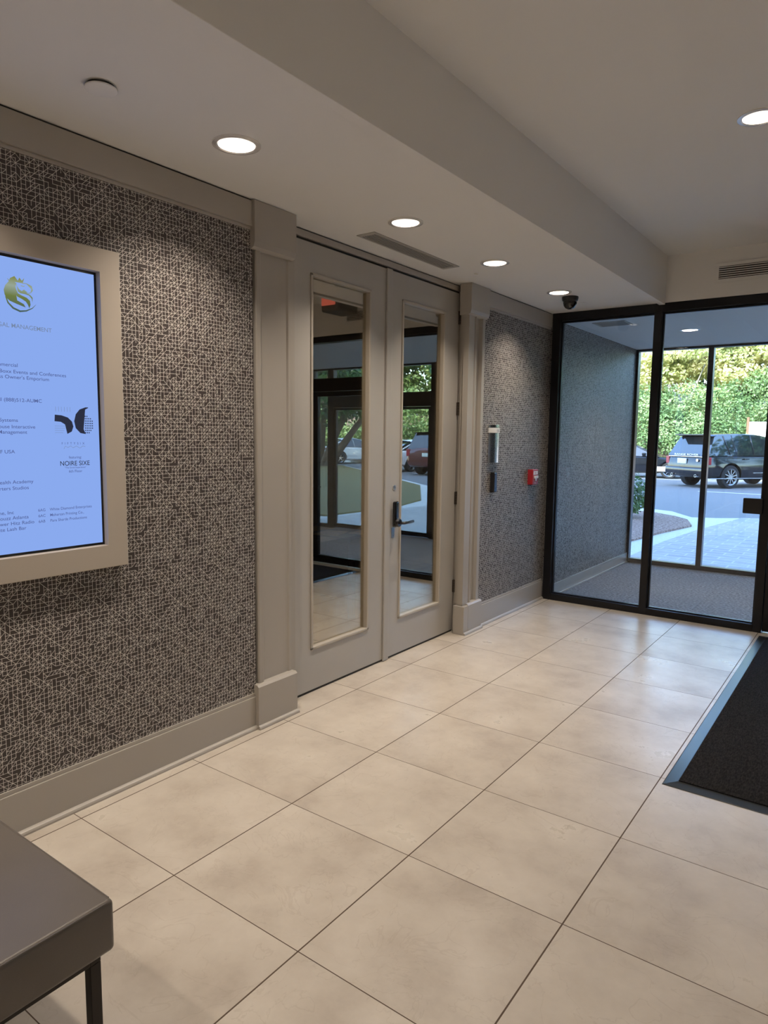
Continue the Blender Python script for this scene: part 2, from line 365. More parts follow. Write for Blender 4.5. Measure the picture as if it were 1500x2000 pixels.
# pilasters flanking the doors: plinth block, panelled shaft, cap block
def pilaster(y0, sgn, idx):
    """y0 outer edge, sgn +1 runs towards the doors in +y"""
    Y = lambda d: y0+sgn*d
    shaft = [(-.30, 0), (-.082, 0), (-.075, .004), (-.075, .03), (-.080, .036), (-.095, .040), (-.095, .235), (-.088, .245), (-.088, .262), (-.100, .266), (-.100, .285), (-.112, .288), (-.112, .318), (-.142, .322), (-.142, .350), (-.168, .354), (-.168, .378), (-.30, .382)]
    root = struct(MB().prism([(x, Y(.03+d)) for x, d in shaft], .235, 2.53).build('trim_%d' % idx, M['greige']))
    a, b = sorted((Y(0), Y(.30)))
    m = MB(); m.prism([(-.30, 0), (-.05, 0), (-.05, .232), (-.062, .243), (-.30, .243)], a, b, 'Y')
    yy = sorted((Y(.30), Y(.385))); m.box(-.30, -.17, yy[0], yy[1], 0, .243)
    m.prism([(-.05, 0), (-.034, 0), (-.034, .008), (-.037, .015), (-.043, .0195), (-.05, .021)], a-.004, b+.004, 'Y')
    m.build('plinth_block', M['greige'], root)
    m = MB(); m.prism([(-.30, 2.742), (-.05, 2.742), (-.05, 2.545), (-.058, 2.520), (-.075, 2.510), (-.30, 2.510)], a, b, 'Y')
    yy = sorted((Y(.30), Y(.385))); m.box(-.30, -.17, yy[0], yy[1], 2.51, 2.742)
    m.build('cap_block', M['greige'], root)
pilaster(1.045, 1, 5)
# right pilaster stands the other way round: cap 3.26..3.56, shaft down to the door edge at 3.33
def pilaster_right(idx):
    shaft = [(-.30, 3.338), (-.18, 3.338), (-.18, 3.325), (-.155, 3.322), (-.155, 3.305), (-.125, 3.302), (-.125, 3.285), (-.075, 3.280), (-.075, 3.365), (-.092, 3.370), (-.092, 3.385), (-.075, 3.390), (-.075, 3.405), (-.108, 3.410), (-.108, 3.500), (-.078, 3.506), (-.078, 3.548), (-.30, 3.552)]
    root = struct(MB().prism(shaft, .235, 2.53).build('trim_%d' % idx, M['greige']))
    m = MB(); m.prism([(-.30, 0), (-.05, 0), (-.05, .232), (-.062, .243), (-.30, .243)], 3.335, 3.56, 'Y')
    m.box(-.15, -.05, 3.262, 3.335, 0, .232, .003)
    m.prism([(-.05, 0), (-.034, 0), (-.034, .008), (-.037, .015), (-.043, .0195), (-.05, .021)], 3.262, 3.562, 'Y')
    m.build('plinth_block', M['greige'], root)
    m = MB(); m.prism([(-.15, 2.742), (-.05, 2.742), (-.05, 2.545), (-.058, 2.520), (-.075, 2.510), (-.15, 2.510)], 3.262, 3.56, 'Y')
    m.box(-.30, -.15, 3.338, 3.56, 2.51, 2.742)
    m.build('cap_block', M['greige'], root)
pilaster_right(6)
# door head band
t7 = struct(MB().box(-.235, -.186, 1.43, 3.338, 2.700, 2.737, .002).build('trim_7', M['greige']))
MB().box(-.2358, -.205, 1.43, 3.338, 2.684, 2.6995).build('door_seal', M['ventdark'], t7)  # black strip stands in for the shade of the gap over the doors
MB().box(-.2358, -.200, 1.43, 3.338, 2.7375, 2.7445).build('shadow_gap', M['ventdark'], t7)  # dark strip painted as shade between head band and ceiling

# ------------------------------------------------------------------ double doors
def door(idx, y0, y1, g0, g1, astragal):
    DX0, DX1 = -.235, -.19; z0, z1 = .016, 2.683; gz0, gz1 = .270, 2.515
    m = MB(); e = 0
    m.box(DX0, DX1, y0, g0, z0, z1); m.box(DX0, DX1, g1, y1, z0, z1)
    m.box(DX0, DX1, g0, g1, z0, gz0); m.box(DX0, DX1, g0, g1, gz1, z1)
    d = m.build('door_%d' % idx, M['doorpaint']); struct(d)
    m = MB(); w = .018
    for (a, b, c, dd) in ((g0, g0+w, gz0, gz1), (g1-w, g1, gz0, gz1), (g0, g1, gz0, gz0+w), (g0, g1, gz1-w, gz1)):
        m.box(-.228, -.181, a, b, c, dd, .004)
    m.build('glazing_bead', M['bead'], d)
    MB().box(-.217, -.211, g0+.005, g1-.005, gz0+.005, gz1-.005).build('glass_pane', M['doorglass'], d)
    MB().box(-.230, -.194, y0+.004, y1-.004, .001, .0155).build('door_sweep', M['ventdark'], d)  # black strip in place of the shaded gap under the leaf
    hy = y0-.004 if astragal == 'none' else y1+.004
    for hz in (2.50, 1.80, 1.094, .378):
        m = MB()
        for i in range(5): m.lathe([(0, 0), (.0085, 0), (.0085, .0195), (0, .0195)], (-.182, hy, hz-.05+i*.0205), seg=12)
        m.box(-.1895, -.186, hy-.014, hy+.014, hz-.05, hz+.05)
        m.build('hinge', M['hinge'], d)
    return d
D1 = door(1, 1.434, 2.366, 1.608, 2.184, 'none')
D2 = door(2, 2.380, 3.320, 2.541, 3.108, 'yes')
MB().box(-.19, -.176, 2.352, 2.412, .004, 2.686, .004).build('astragal', M['doorpaint'], D2)
m = MB(); m.box(-.176, -.158, 2.436, 2.500, .948, 1.128, .012, 3); m.lathe([(0, 0), (.030, 0), (.030, .02), (.026, .026), (0, .026)], (-.158, 2.470, .980), 'X', 24)
lv = m.build('lock_plate', M['black_gloss'], D2, angle=40)
m = MB(); m.tube([(-.135, 2.470, .980), (-.108, 2.470, .980), (-.098, 2.480, .981), (-.096, 2.52, .982), (-.097, 2.585, .984)], [.010, .010, .011, .0105, .010], 12)
m.build('lever', M['black_gloss'], lv, angle=40)
m = MB(); m.box(-.19, -.186, 2.446, 2.482, .872, .942, .001); m.lathe([(0, 0), (.004, 0), (.004, .003), (0, .003)], (-.186, 2.470, .885), 'X', 12)
m.build('strike_cover', M['steel'], D2)
m = MB(); m.lathe([(0, 0), (.019, 0), (.019, .003), (.015, .006), (.008, .006), (.008, .002), (0, .002)], (-.19, 2.476, 1.225), 'X', 28)
m.build('deadbolt_cylinder', M['steel'], D2)

# ------------------------------------------------------------------ inner glazing (fixed lights and entry doors)
GF0, GF1 = GY-.0, GY+.11
def bars(name, lst, mat, parent=None, bev=.003):
    m = MB()
    for b_ in lst: m.box(*b_, bev)
    return m.build(name, mat, parent)
w1 = struct(bars('window_1', [(-.066, .012, GF0, GF1, 0, 2.745), (.862, .925, GF0, GF1, .0, 2.745), (1.785, 1.85, GF0, GF1, 0, 2.745),
     (.012, 1.785, GF0+.001, GF1-.001, 0, .062), (.012, 1.785, GF0+.001, GF1-.001, 2.672, 2.744)], M['black_alu']))
MB().box(.005, .87, GY+.052, GY+.058, .055, 2.68).build('glass_pane', M['glass'], w1)
MB().box(.918, 1.79, GY+.052, GY+.058, .055, 2.68).build('glass_pane', M['glass'], w1)
m = MB()
for (a, b_) in ((.012, .862), (.925, 1.785)):
    for (q0, q1) in ((GY+.040, GY+.051), (GY+.059, GY+.070)):
        m.box(a, b_, q0, q1, .062, .072); m.box(a, b_, q0, q1, 2.655, 2.672)
        m.box(a, a+.012, q0, q1, .072, 2.655); m.box(b_-.012, b_, q0, q1, .072, 2.655)
m.build('glazing_gasket', M['black_alu'], w1)
m = MB(); m.box(1.655, 1.80, GY-.035, GY-.002, .985, 1.112, .008, 3); m.build('door_release_box', M['black_plastic'], w1)
# entry doors of the lobby: wide black stiles, deep black head
d3 = struct(bars('door_3', [(1.852, 1.93, GY+.02, GY+.075, .012, 2.095), (2.62, 2.735, GY+.02, GY+.075, .012, 2.095), (1.93, 2.62, GY+.021, GY+.074, .012, .10), (1.93, 2.62, GY+.021, GY+.074, 2.04, 2.095)], M['black_alu']))
MB().box(1.925, 2.625, GY+.045, GY+.051, .09, 2.05).build('glass_pane', M['glass'], d3)
m = MB(); m.tube([(2.575, GY+.02, .95), (2.575, GY-.03, .95), (2.575, GY-.03, 1.25), (2.575, GY+.02, 1.25)], .011, 10); m.build('pull_handle', M['black_alu'], d3)
d4 = struct(bars('door_4', [(2.741, 2.85, GY+.02, GY+.075, .012, 2.095), (3.54, 3.62, GY+.02, GY+.075, .012, 2.095), (2.85, 3.54, GY+.021, GY+.074, .012, .10), (2.85, 3.54, GY+.021, GY+.074, 2.04, 2.095)], M['black_alu']))
MB().box(2.845, 3.545, GY+.045, GY+.051, .09, 2.05).build('glass_pane', M['glass'], d4)
m = MB(); m.tube([(2.895, GY+.02, .95), (2.895, GY-.03, .95), (2.895, GY-.03, 1.25), (2.895, GY+.02, 1.25)], .011, 10); m.build('pull_handle', M['black_alu'], d4)
w2 = struct(bars('window_2', [(1.85, 3.63, GF0, GF1, 2.10, 2.25), (3.63, 3.70, GF0, GF1, 0, 2.745), (1.85, 3.63, GF0+.001, GF1-.001, 2.672, 2.744), (3.70, 5.06, GF0+.001, GF1-.001, 2.672, 2.744),
     (3.70, 5.06, GF0+.001, GF1-.001, 0, .062), (4.35, 4.41, GF0+.002, GF1-.002, .05, 2.68), (4.99, 5.06, GF0+.002, GF1-.002, .05, 2.68)], M['black_alu']))
MB().box(1.85, 3.64, GY+.052, GY+.058, 2.24, 2.68).build('glass_pane', M['glass'], w2)
MB().box(3.69, 5.0, GY+.052, GY+.058, .055, 2.68).build('glass_pane', M['glass'], w2)
# outer glazing
OY0, OY1 = 7.44, 7.54
w3 = struct(bars('window_3', [(-.03, .0, OY0, OY1, 0, 2.68), (.80, .86, OY0, OY1, 0, 2.68), (1.70, 1.76, OY0, OY1, 0, 2.68), (2.52, 2.62, OY0, OY1, 0, 2.68),
     (0, 2.52, OY0+.001, OY1-.001, 0, .055), (0, 5.05, OY0+.001, OY1-.001, 2.655, 2.679), (2.62, 4.55, OY0, OY1, 2.03, 2.25), (4.55, 4.67, OY0, OY1, 0, 2.68), (4.98, 5.06, OY0, OY1, 0, 2.68), (4.67, 4.98, OY0+.001, OY1-.001, 0, .055)], M['black_alu']))
for a, b_ in ((-.005, .81), (.855, 1.71), (1.755, 2.53), (4.66, 4.99)): MB().box(a, b_, 7.49, 7.496, .05, 2.66).build('glass_pane', M['glass'], w3)
MB().box(2.61, 4.56, 7.49, 7.496, 2.24, 2.66).build('glass_pane', M['glass'], w3)
for i, (a, b_) in enumerate(((2.625, 3.58), (3.59, 4.545))):
    wa, wb2 = (.04, .09) if i == 0 else (.09, .04)
    d = struct(bars('door_%d' % (5+i), [(a, a+wa, OY0+.02, OY1-.02, .012, 2.025), (b_-wb2, b_, OY0+.02, OY1-.02, .012, 2.025), (a+wa, b_-wb2, OY0+.021, OY1-.021, .012, .08), (a+wa, b_-wb2, OY0+.021, OY1-.021, 1.99, 2.025)], M['black_alu']))
    MB().box(a+wa-.01, b_-wb2+.01, 7.488, 7.494, .07, 2.0).build('glass_pane', M['glass'], d)

# ------------------------------------------------------------------ room behind the double doors (dim)
struct(MB().box(-4.2, -4.1, -1.0, 5.8, 0, 2.9).build('wall_far_room', M['room_wall']))
struct(MB().box(-4.2, -.30, 5.7, 5.8, 0, 2.9).build('wall_room_end', M['room_wall']))
struct(MB().box(-4.2, -.30, -1.0, -.9, 0, 2.9).build('wall_room_start', M['room_wall']))
struct(MB().box(-.301, -.24, 4.92, 5.72, 0, 2.9).build('wall_room_side', M['room_wall']))
struct(MB().box(-4.2, -.20, -1.0, 5.8, 2.90, 3.0).build('ceiling_room', M['ceil']))
struct(MB().box(-4.2, -.3, GY+.12, 5.8, -.12, 0).build('floor_room', M['tile']))

# ------------------------------------------------------------------ building above, facade and ground outside
struct(MB().box(-22, -.24, 7.36, 7.5, -.2, 3.4).build('wall_facade', M['facade']))
struct(MB().box(XR+.15, 30, 7.36, 7.5, -.2, 3.4).build('wall_facade_right', M['facade']))
struct(MB().box(-22, 30, -12, 7.6, 3.52, 16).build('wall_upper_storeys', M['facade']))
struct(MB().box(-70, 70, 7.5, 70, -.5, -.09).build('road', M['asphalt']))
struct(MB().prism([(-8, 7.55), (-8, 15.0), (-1.66, 14.9), (-1.2, 14.7), (-.85, 14.15), (-.58, 13.75), (-.15, 13.95), (.54, 14.5), (5.2, 14.5), (6.2, 13.3), (9, 17.4), (20, 26.6), (45, 26.6), (45, 7.55)], -.4, -.035).build('kerb', M['concrete']))
struct(MB().prism([(-.17, 7.56), (-.17, 8.9), (-.15, 9.9), (-.04, 11.6), (.27, 14.26), (.54, 14.42), (5.2, 14.42), (5.6, 11), (5.7, 7.56)], -.3, -.025).build('path', M['pavers']))
struct(MB().prism([(-8, 8.5), (-.75, 8.75), (-.57, 9.4), (-.44, 10.7), (-.23, 12.1), (-.5, 13.0), (-.83, 13.45), (-1.42, 13.95), (-3, 14.2), (-8, 14.3)], -.3, .0).build('ground_bed_left', M['mulch']))
struct(MB().prism([(5.9, 8.8), (5.8, 11), (6.3, 12.9), (9, 17.0), (20, 26.3), (45, 26.3), (45, 8.8)], -.3, .0).build('ground_bed_right', M['grass']))
# bank beyond the parking
struct(MB().prism([(31.2, -.3), (31.2, .25), (31.5, .32), (33.5, .9), (38, 2.2), (48, 4.5), (70, 7), (70, -.3)], -70, 70, 'X').build('ground_bank', M['mulch']))
struct(MB().box(-70, 70, 30.9, 31.2, -.3, .06).build('kerb_far', M['concrete']))
struct(MB().box(-2.2, 8, 22.2, 22.32, -.1, -.086).build('road_marking', M['white']))  # white strip painted as the sunlit line across the ground

# ================================================================== OBJECTS
# ------------------------------------------------------------------ recessed downlights
def make_light(zc, lbl, grp):
    r = empty('downlight', (0, 0, zc)); tag(r, lbl, 'ceiling light', grp)
    MB().lathe([(.074, 0), (.097, 0), (.097, -.004), (.080, -.007), (.074, -.003), (.074, 0)], seg=48).build('trim_ring', M['white_metal'], r, angle=40)
    MB().lathe([(.0765, -.002), (.0765, .004), (.060, .075), (.056, .115), (0, .115)], seg=48).build('reflector', M['white_metal'], r, angle=50)
    MB().lathe([(0, .058), (.030, .062), (.044, .078), (.048, .108), (0, .110)], seg=32).build('lamp', M['lamp_glow'], r, smooth=True)
    ld = bpy.data.lights.new('downlight_light', 'AREA'); ld.shape = 'DISK'; ld.size = .10; ld.energy = LAMP_W; ld.color = (1.0, .86, .71); ld.spread = math.radians(108)
    lo = bpy.data.objects.new('downlight_light', ld); COL.objects.link(lo); lo.parent = r; lo.location = (0, 0, .045)
    return r
L0 = make_light(HC, '', 'recessed lights in the low ceiling')
lab = ['recessed downlight nearest the viewer, above the framed display, lens showing bright', 'recessed downlight beside the slot vent, over the left glass door', 'recessed downlight over the right end of the double doors, third in the row', 'recessed downlight next to the black dome camera, last before the glass wall']
for i, (x, y) in enumerate(LOW+LOW_OFF):
    o = L0 if i == 0 else copy_tree(L0)
    o.location = (x, y, HC); o['label'] = lab[i] if i < 4 else 'recessed downlight in the low ceiling behind the viewer'
    o['group'] = 'recessed lights in the low ceiling' if i < 4 else 'recessed lights behind the viewer'
for i, (x, y) in enumerate(UP+UP_FILL):
    o = copy_tree(L0); o.location = (x, y, HU); o['label'] = 'recessed downlight in the high ceiling, cut off by the right edge' if i == 0 else 'recessed downlight in the high ceiling out of view'
    o['group'] = 'recessed lights in the high ceiling'
for i, (x, y) in enumerate(VEST):
    o = copy_tree(L0); o.location = (x, y, 2.68); o['label'] = ['recessed downlight in the vestibule ceiling beyond the glass', 'recessed downlight in the vestibule ceiling above the outer doors, seen mirrored', 'recessed downlight at the far right of the vestibule ceiling'][i]
    o['group'] = 'recessed lights in the vestibule'
for i, (x, y) in enumerate([(-1.4, 3.4), (-2.9, 3.4), (-2.2, 4.8), (-1.6, 1.2)]):  # unseen lamps added to brighten the room through the door glass
    o = copy_tree(L0); o.location = (x, y, 2.90); o['label'] = 'recessed downlight in the room behind the double doors'; o['group'] = 'recessed lights in the room behind the doors'
    for c in o.children:
        if c.type == 'LIGHT': c.data = c.data.copy(); c.data.energy = 26
# ------------------------------------------------------------------ ceiling fittings
def slot_vent():
    r = empty('ceiling_vent', (.046, 2.305, HC)); r.rotation_euler = (0, 0, 0)
    tag(r, 'long slotted air vent in the low ceiling above the double doors', 'air vent')
    m = MB()
    for (a, b_, c, d) in ((-.066, .066, -.485, -.452), (-.066, .066, .452, .485), (-.066, -.050, -.452, .452), (.050, .066, -.452, .452)): m.box(a, b_, c, d, -.005, .0, .001)
    m.build('frame', M['ventpaint'], r)
    MB().box(-.05, .05, -.452, .452, -.0012, -.0002).build('backing', M['ventdark'], r)
    for i in range(6): MB().box(-.0415+i*.0165, -.0350+i*.0165, -.452, .452, -.0045, -.0013).build('blade', M['ventpaint'], r)
slot_vent()
r = empty('smoke_detector', (.345, -.022, HC)); tag(r, 'round flat off-white cover plate on the low ceiling above the display', 'ceiling cover')
MB().lathe([(0, -.017), (.047, -.017), (.052, -.014), (.052, -.010), (0, -.010)], seg=40).build('cover_plate', M['ceil'], r, angle=50)
MB().lathe([(.044, 0), (.044, -.0101), (.0, -.0101)], seg=32).build('spring_collar', M['ventdark'], r); r.name = 'sprinkler_cover'
r = empty('dome_camera', (.358, 4.196, HC)); tag(r, 'small black dome security camera hanging under the low ceiling', 'security camera')
MB().lathe([(0, 0), (.066, 0), (.067, -.012), (.063, -.030), (.058, -.036), (0, -.036)], seg=40).build('housing', M['black_plastic'], r, angle=40)
MB().lathe([(.056, -.034), (.056, -.05), (.050, -.072), (.036, -.090), (.016, -.099), (0, -.101)], seg=40).build('dome', M['black_gloss'], r, smooth=True)
tag(MB().lathe([(0, -.004), (.040, -.004), (.043, 0), (0, 0)], (.357, 4.511, HC), seg=36).build('sprinkler_cover', M['ceil'], angle=40), 'small flat round cap in the ceiling just behind the dome camera', 'ceiling cover')
tag(MB().lathe([(0, -.003), (.014, -.003), (.016, 0), (0, 0)], (.10, 3.05, HC), seg=24).build('sprinkler_cover', M['ventpaint']), 'tiny round cap in the low ceiling near the right pilaster', 'ceiling cover')
# return grille on the wall over the glazing
r = empty('wall_grille', (1.75, GY-.002, 2.938)); tag(r, 'white wall air grille with dark louvres above the glass wall', 'air vent')
m = MB()
for (a, b_, c, d) in ((-.42, .42, .05, .078), (-.42, .42, -.078, -.05), (-.42, -.395, -.05, .05), (.395, .42, -.05, .05)): m.box(a, b_, -.008, 0, c, d, .002)
m.build('frame', M['ceil'], r)
MB().box(-.395, .395, -.0035, -.0005, -.05, .05).build('backing', M['ventdark'], r)
for i in range(6): MB().box(-.395, .395, -.012, -.004, -.044+i*.0165, -.0385+i*.0165).build('louvre', M['ceil'], r)
# vestibule ceiling vent
r = empty('ceiling_vent', (.352, 5.315, 2.68)); tag(r, 'square grey air vent in the vestibule ceiling behind the glass', 'air vent')
m = MB()
for (a, b_, c, d) in ((-.155, .155, .115, .135), (-.155, .155, -.135, -.115), (-.155, -.135, -.115, .115), (.135, .155, -.115, .115)): m.box(a, b_, c, d, -.005, 0, .001)
m.build('frame', M['ventpaint'], r); MB().box(-.135, .135, -.115, .115, -.002, -.0002).build('backing', M['ventdark'], r)
for i in range(9): MB().box(-.135, .135, -.107+i*.025, -.094+i*.025, -.0045, -.002).build('blade', M['ventpaint'], r)
# exit sign hung under the high ceiling near the entry doors
r = empty('exit_sign', (1.97, 4.50, HU)); tag(r, 'grey exit sign box with red glow, seen mirrored in the left door glass', 'exit sign')
m = MB(); m.box(-.12, .12, -.17, .19, -.225, -.03, .03, 3); m.box(-.09, .09, -.08, .08, -.032, -.0005, .002); m.build('housing', plain('exit_housing', (.14, .135, .12), .5), r)
MB().box(-.09, .09, -.186, -.169, -.16, -.06).build('light_edge', M['red_glow'], r)

# ------------------------------------------------------------------ framed directory display
r = empty('directory_display', (WX, -.125, 1.67)); tag(r, 'glowing blue directory screen in a wide greige frame on the papered wall', 'display')
r0 = Vector(r.location)
def loc(o): o.data.transform(Matrix.Translation(-r0)); return o
YO0, YO1, ZO0, ZO1 = -.522, .283, 1.018, 2.322; YI0, YI1, ZI0, ZI1 = -.432, .191, 1.115, 2.228
bm = bmesh.new(); FX = -.045
def ring(x, y0, y1, z0, z1): return [bm.verts.new((x, a, b_)) for a, b_ in ((y0, z0), (y1, z0), (y1, z1), (y0, z1))]
rs = [ring(WX+.0005, YO0, YO1, ZO0, ZO1), ring(FX-.003, YO0, YO1, ZO0, ZO1), ring(FX, YO0+.003, YO1-.003, ZO0+.003, ZO1-.003), ring(FX, YI0-.002, YI1+.002, ZI0-.002, ZI1+.002), ring(-.066, YI0, YI1, ZI0, ZI1), ring(WX+.0005, YI0, YI1, ZI0, ZI1)]
for a, b_ in zip(rs, rs[1:]+rs[:1]):
    for i in range(4): bm.faces.new((a[i], a[(i+1) % 4], b_[(i+1) % 4], b_[i]))
bmesh.ops.recalc_face_normals(bm, faces=bm.faces[:]); m = MB(); m.bm = bm
loc(m.build('frame', M['frame_greige'], r))
loc(MB().box(-.082, -.071, YI0, YI1, ZI0, ZI1).build('bezel', M['black_gloss'], r))
scr = loc(MB().box(-.071, -.0685, YI0+.011, YI1-.011, ZI0+.011, ZI1-.011).build('screen', M['screen'], r))
TX = -.0680
def rt(items, name, mat):
    for it in items:
        o = join_text(name, mat, scr, [it]); o.data.transform(Matrix.Translation(-r0))
s1 = .0185
rt([('REGAL MANAGEMENT', .0225, (TX, -.003, 1.966), 'RIGHT', 1.0)], 'lettering', M['gold_text'])
R_ = lambda t, y, z, s=s1: (t, s, (TX, y, z), 'RIGHT', 1.13)
rt([R_('Commercial', -.138, 1.824), R_('Boxx Events and Conferences', .048, 1.800), R_('Business Owner\'s Emporium', -.021, 1.780), R_('call (888)512-AUMC', -.053, 1.696),
    R_('Systems', -.147, 1.621), R_('House Interactive', -.083, 1.597), R_('Management', -.115, 1.577), R_('AF USA', -.164, 1.504), R_('Health Academy', -.100, 1.390), R_('Quarters Studios', -.118, 1.367),
    R_('Line, Inc', -.178, 1.276), R_('Houzz Atlanta', -.124, 1.255), R_('Power Hitz Radio', -.103, 1.234), R_('White Lash Bar', -.135, 1.213),
    ('6AG', .0155, (TX, -.087, 1.277), 'LEFT', 1), ('6AC', .0155, (TX, -.087, 1.255), 'LEFT', 1), ('6AB', .0155, (TX, -.087, 1.233), 'LEFT', 1),
    ('White Diamond Enterprises', .0155, (TX, -.041, 1.277), 'LEFT', 1.0), ('Maharsan Printing Co.,', .0155, (TX, -.041, 1.255), 'LEFT', 1.0), ('Para Sharde Productions', .0155, (TX, -.041, 1.233), 'LEFT', 1.0),
    ('F  I  F  T  Y  S  I  X', .0125, (TX, .066, 1.536), 'CENTER', 1.0), ('featuring:', .0145, (TX, .073, 1.480), 'CENTER', 1.0),
    ('"The Social Experience"', .0095, (TX, .072, 1.441), 'CENTER', 1.0), ('6th Floor', .0150, (TX, .072, 1.424), 'CENTER', 1.0)], 'lettering', M['ink'])
rt([('NOIRE SIXE', .0262, (TX, .071, 1.452), 'CENTER', .94)], 'lettering', M['ink_dark'])
def polys(name, mat, plist, parent, base):
    bm = bmesh.new()
    for p in plist:
        vs = [bm.verts.new((TX, a-base.y, b_-base.z)) for a, b_ in p]; vs = [Vector(v.co) for v in vs] and vs
        for v in vs: v.co.x = TX-base.x
        f = bm.faces.new(vs)
    bmesh.ops.triangulate(bm, faces=bm.faces[:], ngon_method='EAR_CLIP')
    m = MB(); m.bm.free(); m.bm = bm; return m.build(name, mat, parent)
def ribbon(pts, w):
    if not hasattr(w, '__len__'): w = [w]*len(pts)
    L_, R2 = [], []
    for i, p in enumerate(pts):
        a = Vector(pts[max(i-1, 0)]); b_ = Vector(pts[min(i+1, len(pts)-1)]); d = (b_-a).normalized(); n = Vector((-d.y, d.x))*w[i]/2
        L_.append(tuple(Vector(p)+n)); R2.append(tuple(Vector(p)-n))
    return L_+R2[::-1]
def mapA(P): return [(-.177+(x-30)*.000353, 2.147-(y-690)*.0003225+(x-30)*.17*.0003225) for x, y in P]
lion = [[(90, 745), (50, 790), (32, 840), (42, 865), (38, 890), (52, 930), (90, 965), (160, 1000), (250, 1040), (232, 1002), (165, 960), (122, 905), (112, 850), (120, 815), (140, 800), (165, 770), (140, 750)],
        [(125, 825), (140, 870), (165, 915), (215, 945), (255, 975), (275, 1010), (288, 1050), (303, 1010), (298, 965), (265, 930), (215, 905), (175, 880), (160, 840), (150, 800), (130, 805)],
        [(160, 770), (175, 860), (200, 880), (250, 890), (290, 905), (318, 940), (324, 985), (328, 930), (305, 900), (260, 870), (285, 878), (240, 838), (215, 855), (190, 835), (170, 800)],
        [(70, 712), (88, 750), (160, 757), (230, 768), (247, 712), (222, 740), (197, 706), (180, 740), (147, 690), (120, 740), (100, 713), (95, 738)],
        ribbon([(225, 768), (270, 772), (322, 800), (332, 848), (312, 872), (285, 882)], 7), ribbon([(208, 795), (235, 803), (248, 800)], 8),
        ribbon([(48, 915), (70, 985), (120, 1045), (190, 1082), (255, 1078), (320, 1050), (362, 1008)], [10, 16, 20, 20, 16, 9, 2])]
polys('lion_logo', M['gold'], [mapA(p) for p in lion], scr, r0)
def mapB(P): return [(-.007+(x-530)*.000421, 1.684-(y-70)*.000393) for x, y in P]
fs = [[(535, 150), (600, 155), (660, 175), (700, 215), (712, 265), (695, 315), (650, 340), (648, 290), (630, 245), (590, 220), (530, 215)],
      [(868, 65), (840, 66), (780, 90), (740, 140), (722, 210), (735, 280), (780, 330), (835, 340), (815, 290), (802, 210), (810, 140), (835, 90), (868, 72)]]
dots = []
for i in range(5):
    for j in range(8):
        x_, y_ = 835+i*18, 158+j*24
        if (x_-805)**2/110**2+(y_-245)**2/105**2 < 1: dots.append([(x_-5, y_-6), (x_+5, y_-6), (x_+5, y_+6), (x_-5, y_+6)])
polys('number_logo', M['ink_dark'], [mapB(p) for p in fs+dots], scr, r0)
thin = [ribbon([(530, 262+i*22), (640-i*10, 262+i*22)], 3) for i in range(4)]+[ribbon([(545+i*28, 70), (545+i*28, 118)], 3) for i in range(6)]
thin += [ribbon([(610, 490), (625, 462), (650, 478), (680, 460), (700, 482), (735, 462), (770, 485), (800, 462), (825, 468)], 4)]
for q0, q1 in ((0, 4), (4, 10), (10, 11)): polys('fine_lines', M['gold_text'], [mapB(p) for p in thin[q0:q1]], scr, r0)

# ------------------------------------------------------------------ things on the far stretch of papered wall
r = empty('suite_sign', (WX, 3.755, 1.53)); tag(r, 'curved silver suite number plaque beside the right pilaster', 'sign')
m = MB(); N = 10
pr_ = [(.0, -.098)]+[(.006+.026*math.sin(math.pi*i/N)**.8, -.098+.196*i/N) for i in range(N+1)]+[(0, .098)]
m.prism(pr_, -.16, .085, 'Z'); m.build('curved_plate', M['chrome'], r, angle=30)
m = MB(); m.prism(pr_, .087, .128, 'Z'); m.build('number_band', M['white'], r, angle=30)
m = MB(); m.prism(pr_, .130, .155, 'Z'); m.build('top_cap', M['chrome'], r, angle=30)
me = textmesh('150', .032, (.0335, -.012, .094), ROT_X); me.materials.append(M['ventdark']); o = bpy.data.objects.new('number', me); COL.objects.link(o); o.parent = r
r = empty('card_reader', (WX, 3.745, 1.205)); tag(r, 'slim black card reader on the papered wall below the silver plaque', 'card reader')
MB().box(0, .036, -.030, .030, -.086, .086, .007, 3).build('body', M['black_plastic'], r)
MB().box(.0355, .0385, -.022, .022, -.078, .078, .0012).build('face_panel', M['black_gloss'], r)
r = empty('fire_alarm_pull', (WX, 4.52, 1.218)); tag(r, 'red fire alarm pull station on the papered wall by the glass wall', 'fire alarm')
MB().box(0, .052, -.060, .060, -.070, .070, .004).build('body', M['red'], r)
m = MB(); m.box(.052, .066, -.038, .038, -.012, .012, .003); m.box(.052, .060, -.012, .012, -.035, .012, .002); m.build('pull_handle', M['white'], r)
MB().box(.0521, .0535, -.045, .045, .022, .055).build('instruction_panel', M['white'], r)
me = textmesh('FIRE', .026, (.0540, -.030, .029), ROT_X); me.materials.append(M['red']); o = bpy.data.objects.new('lettering', me); COL.objects.link(o); o.parent = r
me = textmesh('PULL', .018, (.0525, -.022, -.060), ROT_X); me.materials.append(M['white']); o = bpy.data.objects.new('lettering', me); COL.objects.link(o); o.parent = r

